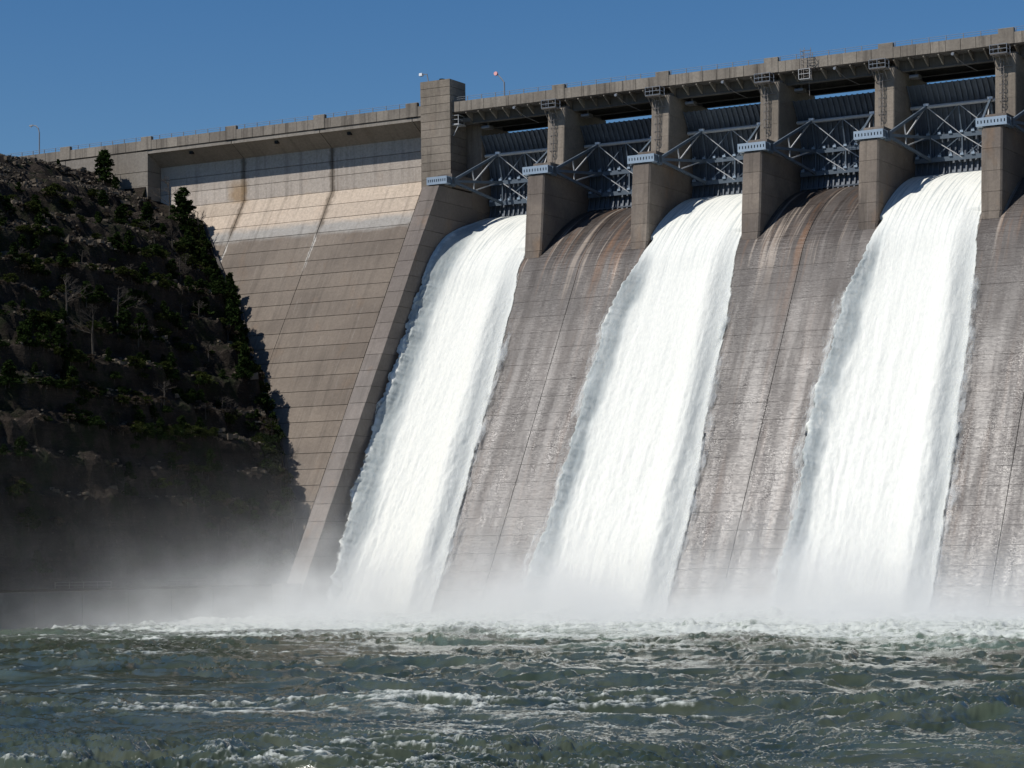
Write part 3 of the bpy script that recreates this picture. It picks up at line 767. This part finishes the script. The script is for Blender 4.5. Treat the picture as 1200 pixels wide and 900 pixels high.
def spray_mat():
    s = NT('torn_water_spray')
    uv = s.n('ShaderNodeAttribute', attribute_name='fu'); vv = s.n('ShaderNodeAttribute', attribute_name='fv'); ed = s.n('ShaderNodeAttribute', attribute_name='edge')
    cb = s.n('ShaderNodeCombineXYZ'); s.l(uv.outputs['Fac'], cb.inputs[0]); s.l(vv.outputs['Fac'], cb.inputs[1])
    fr = s.noise((1.0, .30, 1), 1.1, 9, .78, cb.outputs[0]); lg = s.noise((.5, .16, 1), 1.0, 3, .6, cb.outputs[0])
    a = s.math('ADD', s.math('MULTIPLY', ed.outputs['Fac'], .34), s.math('ADD', s.math('SUBTRACT', fr, .66), s.math('MULTIPLY', s.math('SUBTRACT', lg, .5), .9)))
    a = s.math('MULTIPLY', s.maprange(a, 0, .30, 0, .72, True), s.maprange(ed.outputs['Fac'], 0, .5))
    d = s.n('ShaderNodeBsdfDiffuse'); d.inputs[0].default_value = (.74, .76, .75, 1); t2 = s.n('ShaderNodeBsdfTranslucent'); t2.inputs[0].default_value = (.86, .88, .88, 1)
    m2 = s.n('ShaderNodeMixShader'); m2.inputs[0].default_value = .4; s.l(d.outputs[0], m2.inputs[1]); s.l(t2.outputs[0], m2.inputs[2])
    tr_ = s.n('ShaderNodeBsdfTransparent'); mx = s.n('ShaderNodeMixShader'); s.l(a, mx.inputs[0]); s.l(tr_.outputs[0], mx.inputs[1]); s.l(m2.outputs[0], mx.inputs[2])
    return s.done(mx.outputs[0])
M['spray'] = spray_mat()
def make_fall(k, label, seed):
    # bay from pier k to pier k+1
    xl = k*P+1.37; xr = (k+1)*P-1.37
    s0 = float(SS[-1])-9.0; nv = 460
    s = np.linspace(s0, 0.5, nv)
    y, z = sp(s); ny, nz = spn(s)
    fz = [60, 49.5, 47, 38, 29, 15, 0]
    if k == -1: L = np.interp(-z, [-60, -26, -10, 0], [0, 0, .8, 1.8])
    else: L = np.interp(-z, [-a for a in fz], [0, 0, -.7, -1.9, -2.5, -2.7, -2.3])
    Rr = np.interp(-z, [-60, -49.5, -45, -39, -31.7, -22, -13, 0], [0, .15, .6, 1.2, 1.8, 2.3, 2.8, 3.2])
    nu = 110
    u = np.linspace(0, 1, nu)
    XL = xl+L; XR = xr+Rr
    fray = fbm(s*.35+seed, s*0+seed, 4, .65)
    X = XL[:, None]+(XR-XL)[:, None]*u[None, :]
    sv = np.repeat(s[:, None], nu, 1)
    dl = X-XL[:, None]; dr = XR[:, None]-X
    down = np.clip((57.5-z)/57, 0, 1)[:, None]
    below = sstep(50, 42, z)[:, None]
    hc = .45+.75*down
    if k == -1: lr = 1.9*sstep(57, 50, z)[:, None]*np.exp(-(np.clip(dl-.4, 0, 9)/2.3)**1.5)
    else: lr = 1.5*below*np.exp(-(np.clip(.9-dl, 0, 9)/.55)**2)*np.exp(-(np.clip(dl-.9, 0, 9)/1.9)**1.5)
    rr = .9*sstep(52, 38, z)[:, None]*np.exp(-((dr-3.3)/1.6)**2)
    edge_r = sstep(0, 2.6, dr); edge_l = sstep(0, .9, dl) if k != -1 else 1
    h = (hc+lr+rr)*(.12+.88*np.where(z[:, None] > 50, 1, edge_r))*(.12+.88*(np.where(z[:, None] > 50, 1, edge_l)))
    amp = (.05+.16*down)
    nse = fbm(X*.75+seed, sv*.10, 4, .55)*.8+fbm(X*1.9, sv*.55+seed, 3, .6)*.35
    h = h+amp*nse*np.clip(h, .2, 1)
    crest = .16*fbm(X*1.0+seed, sv*.22, 4, .7)*np.exp(-(dl/1.4)**2)*below
    h = np.maximum(h+np.abs(crest)*2, .12)
    fr2 = fbm(s*.07+seed*2, s*0+seed, 3)*1.1+fbm(s*.9+seed, s*0, 3, .7)*.28
    X2 = X+(np.exp(-(dl/2.0)**2)*below*((fr2+.25*fray)[:, None]))+np.exp(-(dr/2.0)**2)*below*(fbm(s*.06+seed*3, s*0+9, 3)*.3)[:, None]
    Yv = y[:, None]+ny[:, None]*h; Zv = z[:, None]+nz[:, None]*h
    V = np.stack([X2, Yv, Zv], -1).reshape(-1, 3)
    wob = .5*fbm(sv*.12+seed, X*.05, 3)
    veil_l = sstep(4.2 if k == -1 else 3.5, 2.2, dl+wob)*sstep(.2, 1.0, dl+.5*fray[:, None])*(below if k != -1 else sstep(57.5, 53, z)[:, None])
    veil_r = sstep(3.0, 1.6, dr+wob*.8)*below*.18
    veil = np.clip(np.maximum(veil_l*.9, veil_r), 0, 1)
    e = np.minimum(sstep(-.1, 1.7, dl)*1.0 if k != -1 else np.maximum(sstep(-.1, 1.9, dl), sstep(22, 34, z)[:, None]), sstep(-.1, 1.1, dr))
    e = np.where(z[:, None] > 49.8, 1, e)
    top = sstep(40, 57, z)[:, None]*np.ones_like(X)
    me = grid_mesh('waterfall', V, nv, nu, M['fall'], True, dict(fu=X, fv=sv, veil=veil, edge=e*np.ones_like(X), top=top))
    wf = props(link('waterfall', me), label, 'waterfall', 'waterfalls pouring from the open gates')
    # loose spray thrown off both edges, as thin torn films at three distances from the sheet
    for side in ((0, 1) if k != -1 else (1,)):
        for lay in range(3):
            m = np.where(z < (46 if side == 0 else 43))[0]; s2 = s[m]; nw = 26
            q = np.linspace(0, 1, nw)[None, :]; wd = 2.6+.5*lay
            base = (XL if side == 0 else XR)[m][:, None]
            off_ = (-1.25-.35*lay+wd*q) if side == 0 else (1.0+.25*lay-wd*.8*q)
            Xs = base+off_+(.9*fbm(s2*.07+seed*2, s2*0+seed, 3))[:, None]*(1 if side == 0 else .5)
            hh = (.35+.75*lay)*np.sin(np.pi*q)*(.6+.4*down[m])+.12+.25*fbm(Xs*.8+lay*9, s2[:, None]*.3+seed, 3)
            Vs = np.stack([Xs, y[m][:, None]+ny[m][:, None]*hh, z[m][:, None]+nz[m][:, None]*hh], -1).reshape(-1, 3)
            fall_ = np.sin(np.pi*q)**.8*sstep(47, 36, z[m])[:, None]
            me2 = grid_mesh('spray', Vs, len(m), nw, M['spray'], True, dict(fu=Xs+lay*7.3, fv=np.repeat(s2[:, None], nw, 1), edge=fall_*(1-.22*lay)*(1 if side == 0 else .82)))
            link('spray', me2, wf)
    return wf
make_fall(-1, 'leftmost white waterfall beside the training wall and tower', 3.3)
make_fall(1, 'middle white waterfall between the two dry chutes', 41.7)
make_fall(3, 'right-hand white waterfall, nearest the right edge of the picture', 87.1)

# ------------------------------------------------------------------ river
def river_mat():
    s = NT('green_river_water')
    fo = s.n('ShaderNodeAttribute', attribute_name='foam'); de = s.n('ShaderNodeAttribute', attribute_name='boil')
    n = s.noise((1, 1, 1), .9, 8, .72)
    n2 = s.noise((.35, .35, .35), .6, 5, .6)
    base = s.mix(s.maprange(n2, .35, .65), (0.026, 0.037, 0.024), (0.060, 0.070, 0.047))
    base = s.mix(s.math('MULTIPLY', de.outputs['Fac'], .85), base, (0.12, 0.165, 0.125))
    f = s.math('ADD', s.math('MULTIPLY', fo.outputs['Fac'], 1.6), s.math('MULTIPLY', s.math('SUBTRACT', n, .5), 1.9))
    f = s.maprange(f, .40, 1.15, 0, 1, True)
    b1 = s.bsdf(base, .09, spec=.45, bump=s.noise((1, 1, 1), 3.0, 5, .65), bstr=.28, bdist=.12, IOR=1.333)
    b2 = s.bsdf((0.52, 0.55, 0.51), .8, spec=.2, bump=n, bstr=.5, bdist=.25)
    mx = s.n('ShaderNodeMixShader'); s.l(f, mx.inputs[0]); s.l(b1, mx.inputs[1]); s.l(b2, mx.inputs[2])
    return s.done(mx.outputs[0])
M['river'] = river_mat()
def make_river():
    ang_in = np.linspace(-.245, .245, 760)
    ang = np.concatenate([np.linspace(-1.5, -.25, 40), ang_in, np.linspace(.25, 1.5, 40)])
    yc = np.linspace(.0145, .100, 620)      # tangent of the dip angle inside the frame, near rows further apart in depth
    r = 6.2/yc[::-1]
    r = np.concatenate([np.linspace(8, r[0]-1, 30), r])
    A, Rr = np.meshgrid(ang, r, indexing='ij')
    dx = -math.sin(YAW); dy = math.cos(YAW)
    X = CAM[0]+Rr*(dx*np.cos(A)+math.cos(YAW)*np.sin(A)); Y = CAM[1]+Rr*(dy*np.cos(A)+math.sin(YAW)*np.sin(A))
    toe = -38.7
    dist = np.clip(toe-Y, 0, 400)
    rough = np.exp(-(dist/75)**1.3)
    wx = X+2.5*fbm(X*.08, Y*.08, 3); wy = Y+2.5*fbm(X*.08+9, Y*.08+4, 3)
    big = fbm(wx*.085, wy*.10, 2); mid = 1-np.abs(fbm(wx*.20+3, wy*.26, 3, .55))*1.9
    sm = 1-np.abs(fbm(wx*.62, wy*.8+7, 4, .6))*1.8
    tiny = fbm(X*1.7, Y*2.1, 3, .6)
    fine = 1-np.abs(fbm(wx*1.15+11, wy*1.35, 3, .6))*1.8
    lod = np.clip((170-Rr)/110, .25, 1)
    calm = .36+.64*sstep(-.35, .30, fbm(X*.028+4, Y*.045+8, 3, .6)+.35*rough)
    H = .50*big*(.5+.5*calm)+(.40*mid+.17*sm*lod)*calm+.10*fine*lod*(.4+.6*calm)+.04*tiny*lod-.38
    turb = fbm(wx*.16, wy*.2, 4, .6)
    H = H*(1-.15*rough)+rough*(.55*np.abs(turb)+.2*sm)*sstep(190, 30, dist)
    # boils thrown up in front of each fall
    for xc in (-8, 24.7, 57.6):
        H = H+.8*np.exp(-((X-xc)/9)**2-((Y+52)/9)**2)*(.7+.5*turb)
    # foam: dense band near the falls, patches and streaks further out
    patch = fbm(X*.045+2, Y*.05, 3, .6)
    edge = 62+14*patch+.18*(X-40)
    near = sstep(edge+14, edge-16, dist)
    strk = np.clip((mid-.5)*.9, 0, 1)*.6+np.clip((sm-.62)*.7, 0, .5)*lod
    region = sstep(-.05, .45, fbm(X*.03+7, Y*.035+1, 3, .6)+.25*np.exp(-((dist-120)/60)**2))
    leftb = np.exp(-((X-86)/26)**2-((Y+203)/13)**2)+.7*np.exp(-((X-70)/30)**2-((Y+150)/10)**2)
    cloud = fbm(wx*.035, wy*.10+5, 4, .6)
    midz = sstep(edge+55, edge, dist)
    foam = near*(.52+.30*sm+.25*cloud)+(1-near)*(np.clip(fine-.72, 0, .3)*lod*.9*(.3+region)+strk*(.12+.75*region+1.0*leftb+.35*midz)+.25*leftb*np.clip(cloud+.3, 0, 1)+.12*turb+.30*midz*np.clip(cloud+.25, 0, 1))
    V = np.stack([X, Y, H], -1).reshape(-1, 3)
    boil = np.clip(near*.8+.55*sstep(edge+45, edge, dist)*np.clip(.5+patch, 0, 1)+.25*np.clip(big, 0, 1), 0, 1)
    me = grid_mesh('river', V, len(ang), len(r), M['river'], True, dict(foam=foam, boil=boil))
    props(link('river_water', me), 'rough green river with white foam below the falls', kind='structure')
make_river()

# ------------------------------------------------------------------ mist
def mist_mat():
    s = NT('spray_mist'); s.t.nodes.remove(s.out); s.out = s.n('ShaderNodeOutputMaterial')
    xyz = s.n('ShaderNodeSeparateXYZ'); s.l(s.geo.outputs['Position'], xyz.inputs[0]); x, y, z = xyz.outputs
    n = s.noise((.045, .045, .07), 1.0, 4, .6); n2 = s.noise((.11, .11, .13), 1.0, 4, .65)
    zz = s.math('ADD', z, s.math('MULTIPLY', s.math('SUBTRACT', n, .5), -11))
    hz_ = s.math('EXPONENT', s.math('MULTIPLY', s.math('MAXIMUM', zz, 0), -1/2.4))
    def gauss(v, c, w_): 
        q = s.math('DIVIDE', s.math('SUBTRACT', v, c), w_); return s.math('EXPONENT', s.math('MULTIPLY', s.math('MULTIPLY', q, q), -1))
    yf = gauss(y, -60, 25)
    body = s.math('MULTIPLY', s.math('MULTIPLY', hz_, yf), .085)
    col = s.math('ADD', s.math('ADD', gauss(x, -9, 10), gauss(x, 24, 10)), gauss(x, 57, 10))
    hz2 = s.math('EXPONENT', s.math('MULTIPLY', s.math('MAXIMUM', zz, 0), -1/4.2))
    n3 = s.noise((.30, .30, .26), 1.0, 5, .65)
    jets = s.math('MULTIPLY', s.math('MULTIPLY', s.math('MULTIPLY', col, gauss(y, -46, 9)), hz2), s.maprange(n3, .42, .62, .02, .30))
    left = s.math('MULTIPLY', s.math('MULTIPLY', s.math('EXPONENT', s.math('MULTIPLY', s.math('MAXIMUM', zz, 0), -1/4.5)), s.maprange(x, 15, -12, 0, 1, True)), .015)
    left = s.math('MULTIPLY', left, s.math('MULTIPLY', s.maprange(x, -60, -25, 0, 1, True), s.maprange(y, -115, -70, .25, 1, True)))
    d = s.math('ADD', s.math('ADD', body, jets), left)
    d = s.math('MULTIPLY', d, s.maprange(n2, .36, .64, .2, 1.9))
    fade = s.math('MULTIPLY', s.maprange(z, 26, 18, 0, 1, True), s.maprange(y, -128, -112, 0, 1, True))
    d = s.math('MULTIPLY', d, fade)
    v = s.n('ShaderNodeVolumePrincipled'); v.inputs['Color'].default_value = (.95, .95, .94, 1); v.inputs['Anisotropy'].default_value = 0
    s.l(d, v.inputs['Density']); s.l(v.outputs[0], s.out.inputs['Volume'])

    return s.m
try:
    M['mist'] = mist_mat()
except AttributeError:
    raise
o = MB().box(-62, 112, -130, -28, -1.2, 27).build('mist', M['mist']); props(o, 'white spray mist drifting above the foam below the falls', kind='stuff')

# ------------------------------------------------------------------ vegetation and stones
def conifer(H, R, n, leafmat, seed, name='cedar_tree', sz=.30, bush=False):
    rg = np.random.RandomState(seed)
    t = thing(name, (0, 0, 0), '', 'tree' if not bush else 'shrub')
    MB().tube([(0, 0, -.6), (.05, 0, H*.5), (0, .03, H*.93)], [.10*H/4+.04, .06*H/4+.02, .015], 6).build('trunk', M['bark'], t)
    v = []; f = []
    ncl = max(14, n//26)
    for c in range(ncl):
        if bush:
            a = rg.uniform(0, 6.28); hh = rg.uniform(.1, 1)*H; rr = R*math.sqrt(max(.05, 1-(hh/H-.35)**2/.5))*rg.uniform(.2, 1)
        else:
            q = rg.uniform(.06, 1); hh = q*H; a = rg.uniform(0, 6.28); rr = R*(1-q)**.75*rg.uniform(.15, 1.15)+.05
        cx, cy, cz = rr*math.cos(a), rr*math.sin(a), hh-(.12*rr)
        cr = rg.uniform(.22, .5)*(.55+.45*(1-hh/H))*R*.75+.12
        for _ in range(n//ncl):
            p = rg.normal(0, 1, 3); p = p/np.linalg.norm(p)*cr*rg.uniform(.3, 1)*np.array([1, 1, .7])+np.array([cx, cy, cz])
            a1 = rg.normal(0, 1, 3); a1 /= np.linalg.norm(a1); b1 = np.cross(a1, rg.normal(0, 1, 3)); b1 /= np.linalg.norm(b1)
            w1 = sz*rg.uniform(.5, 1.1); w2 = sz*.45*rg.uniform(.5, 1.1); i = len(v)
            v += [tuple(p-a1*w1), tuple(p-b1*w2), tuple(p+a1*w1), tuple(p+b1*w2)]; f.append((i, i+1, i+2, i+3))
    me = bpy.data.meshes.new('crown'); me.from_pydata(v, [], f); me.materials.append(leafmat); me.update()
    link('crown', me, t); return t
def bare_tree(H, seed, spread=.45, mat='bark'):
    rg = random.Random(seed); t = thing('bare_tree', (0, 0, 0), '', 'tree')
    MB().tube([(0, 0, -.5), (.1, 0, H*.4), (.0, .1, H*.8), (.1, .1, H)], [.12, .09, .05, .02], 6).build('trunk', M['bark'], t)
    b = MB()
    def grow(p, d, L, r, k):
        q = p+d*L; b.tube([p, q], [r, r*.6], 4)
        if k > 0:
            for _ in range(3): 
                nd = (d+Vector((rg.uniform(-1, 1), rg.uniform(-1, 1), rg.uniform(-.3, .7)))*.75).normalized(); grow(p.lerp(q, rg.uniform(.5, 1)), nd, L*.62, r*.55, k-1)
    for i in range(9):
        z = H*rg.uniform(.3, .95); a = rg.uniform(0, 6.28); grow(Vector((0, 0, z)), Vector((math.cos(a), math.sin(a), rg.uniform(.3, 1))).normalized(), H*spread*(1.1-z/H), .035, 3)
    b.build('crown', M['bark'], t); return t
protos = {
 'c1': conifer(4.2, 1.35, 1500, M['cedar'], 1), 'c2': conifer(3.2, 1.3, 1200, M['cedar'], 2), 'c3': conifer(5.2, 1.5, 1700, M['cedar'], 3),
 'b1': conifer(1.8, 1.5, 900, M['olive'], 4, 'shrub', .24, True), 'b2': conifer(1.3, 1.2, 700, M['cedar'], 5, 'shrub', .22, True), 'b3': conifer(1.1, 1.1, 420, M['brush'], 6, 'dry_shrub', .16, True),
 't1': bare_tree(5.5, 8), 't2': bare_tree(3.5, 9, .6)}
LAB = {'c': ('dark green cedar tree growing on the shaded rocky hillside', 'cedar trees on the hillside'), 'b': ('low leafy shrub growing on a ledge of the rocky hillside', 'shrubs on the hillside'), 't': ('bare grey leafless tree standing on the rocky hillside', 'bare trees on the hillside')}
LAB['b3'] = ('dry brown leafless brush on a ledge of the rocky hillside', 'dry brush on the hillside')
used = set()
def plant(kind, x, y, sc, label=None, z=None, rz=None, wx=1.0):
    pr = protos[kind]; z = hz(x, y) if z is None else z
    rz = random.uniform(0, 6.28) if rz is None else rz
    s3 = (sc*wx*random.uniform(.85, 1.15), sc*wx*random.uniform(.85, 1.15), sc*random.uniform(.85, 1.15))
    if kind not in used: o = pr; used.add(kind); o.location = (x, y, z-.1); o.rotation_euler = (0, 0, rz); o.scale = s3
    else: o = dup(pr, (x, y, z-.1), rot=(0, 0, rz), scale=s3)
    la, gr = LAB.get(kind, LAB[kind[0]])
    zn = 'upper' if z > 50 else 'middle' if z > 28 else 'lower'
    yn = 'near the dam face' if y > -35.5+SL*z-9 else 'away from the dam' if y > -35.5+SL*z-26 else 'at the far left of the picture'
    la = la.replace('on the shaded rocky hillside', 'on the %s hillside, %s' % (zn, yn)).replace('a ledge of the rocky hillside', 'the %s hillside, %s' % (zn, yn)).replace('on the rocky hillside', 'on the %s hillside, %s' % (zn, yn))
    o['label'] = label or la
    if label is None: o['group'] = gr
    elif 'group' in o: del o['group']
    return o
# named trees seen against the dam
plant('c1', -79.9, -3.2, 1.15, 'bushy dark cedar on the hilltop standing against the pale abutment wall', z=66.9, wx=1.6)
plant('c2', -77.7, -3.4, .75, 'small dark cedar beside the hilltop cedar, nearest the abutment recess', z=65.9)
plant('c2', -90.0, -2.4, .6, 'tiny lone cedar on the hilltop edge below the road parapet', z=70.4)
plant('t1', -66.9, -3.4, 1.25, 'sparse half-bare tree in front of the shaded recess corner of the dam', z=59.9)
plant('c3', -64.4, -3.3, 1.35, 'tall ragged cedar on the hill edge against the pale recessed wall', z=58.3, wx=1.35)
plant('t2', -61.6, -3.0, 1.2, 'thin bare sapling against the pale band of the dam face', z=56.6)
plant('c2', -60.2, -3.8, .8, 'small cedar just below the bare sapling on the hill edge', z=55.2)
# trees along the contact with the dam (their shadows fall on the dam face)
for (xa, za), (xb, zb) in zip(gp[:-1], gp[1:]):
    L = math.hypot(xb-xa, zb-za); n_ = max(2, int(L/1.5))
    for q in range(n_):
        f_ = (q+random.random())/n_; x = xa+(xb-xa)*f_; z = za+(zb-za)*f_; yf = -35.5+SL*z
        for d in (random.uniform(1.0, 3.0), random.uniform(3.5, 7.5)):
            xx = x+2.2*min(1, d/7)-random.uniform(.3, 1.6)
            plant(random.choice(['c2', 'b1', 'b2', 'b1', 'b2', 'b3']), xx, yf-d, random.uniform(.6, 1.25))
cnt = 0
rg2 = random.Random(5)
while cnt < 560:
    y = rg2.uniform(-88, -2); zt = rg2.uniform(5, 72)
    x = -20.0
    while x > -125 and hz(x, y) < zt: x -= .36
    x -= rg2.uniform(0, .5); z = hz(x, y)
    if z < 5 or z > 72.5: continue
    if y > -35.5+SL*z-2.5: continue
    # only where the camera looks
    v = Vector((x, y, z))-Vector(CAM); de = v.dot(_f); px = 600+FPX*v.dot(_r2)/de
    if px < -25 or px > 380: continue
    py = 450-FPX*(Vector((x, y, z+(3.4 if z > 50 else 0)))-Vector(CAM)).dot(_u2)/de
    if py < np.interp(px, [0, 70, 110, 150, 190, 240, 262, 283, 298, 324, 345], [190, 193, 203, 217, 240, 264, 300, 358, 427, 499, 600]): continue
    cl = pn(np.array([x*.07+3]), np.array([y*.07+z*.05]))[0]
    if rg2.random() > .40+cl*1.1: continue
    kd = rg2.choice(['c1', 'c2', 'c2', 'b1', 'b1', 'b1', 'b2', 'b2', 'b2', 'b3', 'b3', 'b3', 'b3', 'b3', 't2'])
    plant(kd, x, y, rg2.uniform(.35, .8), wx=1.35); cnt += 1
for i in range(4): plant('t1', rg2.uniform(-60, -36), rg2.uniform(-62, -42), rg2.uniform(.9, 1.4))
# loose pale stones lying on the ledges
def stones():
    rg = np.random.RandomState(3); v = []; f = []
    n = 0
    while n < 13000:
        x = rg.uniform(-112, -24); y = rg.uniform(-88, -1); z = hz(x, y)
        if z < 4.6 or z > 73 or y > -35.5+SL*z-.8: continue
        gx = hz(x+.8, y)-hz(x-.8, y)
        if abs(gx) > 2.2: continue
        if pn(np.array([x*.09+7]), np.array([z*.13+y*.03]))[0] < .05 and rg.rand() > .12: continue
        r = rg.gamma(2., .07)+.05; b = len(v); az = rg.uniform(0, 6.28); ca, sa = math.cos(az), math.sin(az)
        sc = np.array([r*rg.uniform(.8, 1.5), r*rg.uniform(.6, 1.1), r*rg.uniform(.35, .8)])
        for (a, c, d) in ((-1,-1,-1),(1,-1,-1),(1,1,-1),(-1,1,-1),(-1,-1,1),(1,-1,1),(1,1,1),(-1,1,1)):
            p = np.array([a, c, d])*sc*rg.uniform(.6, 1.05, 3); v.append((x+p[0]*ca-p[1]*sa, y+p[0]*sa+p[1]*ca, z+p[2]+.08+a*.12*r))
        f += [tuple(b+i for i in q) for q in ((0,3,2,1),(4,5,6,7),(0,1,5,4),(1,2,6,5),(2,3,7,6),(3,0,4,7))]
        n += 1
    me = bpy.data.meshes.new('talus_stones'); me.from_pydata(v, [], f); me.materials.append(M['talus']); me.update()
    props(link('talus_stones', me), 'loose pale stones scattered over the hillside ledges', kind='stuff')
stones()
for k_, p_ in protos.items():
    if k_ not in used:
        for c in list(p_.children): bpy.data.objects.remove(c)
        bpy.data.objects.remove(p_)
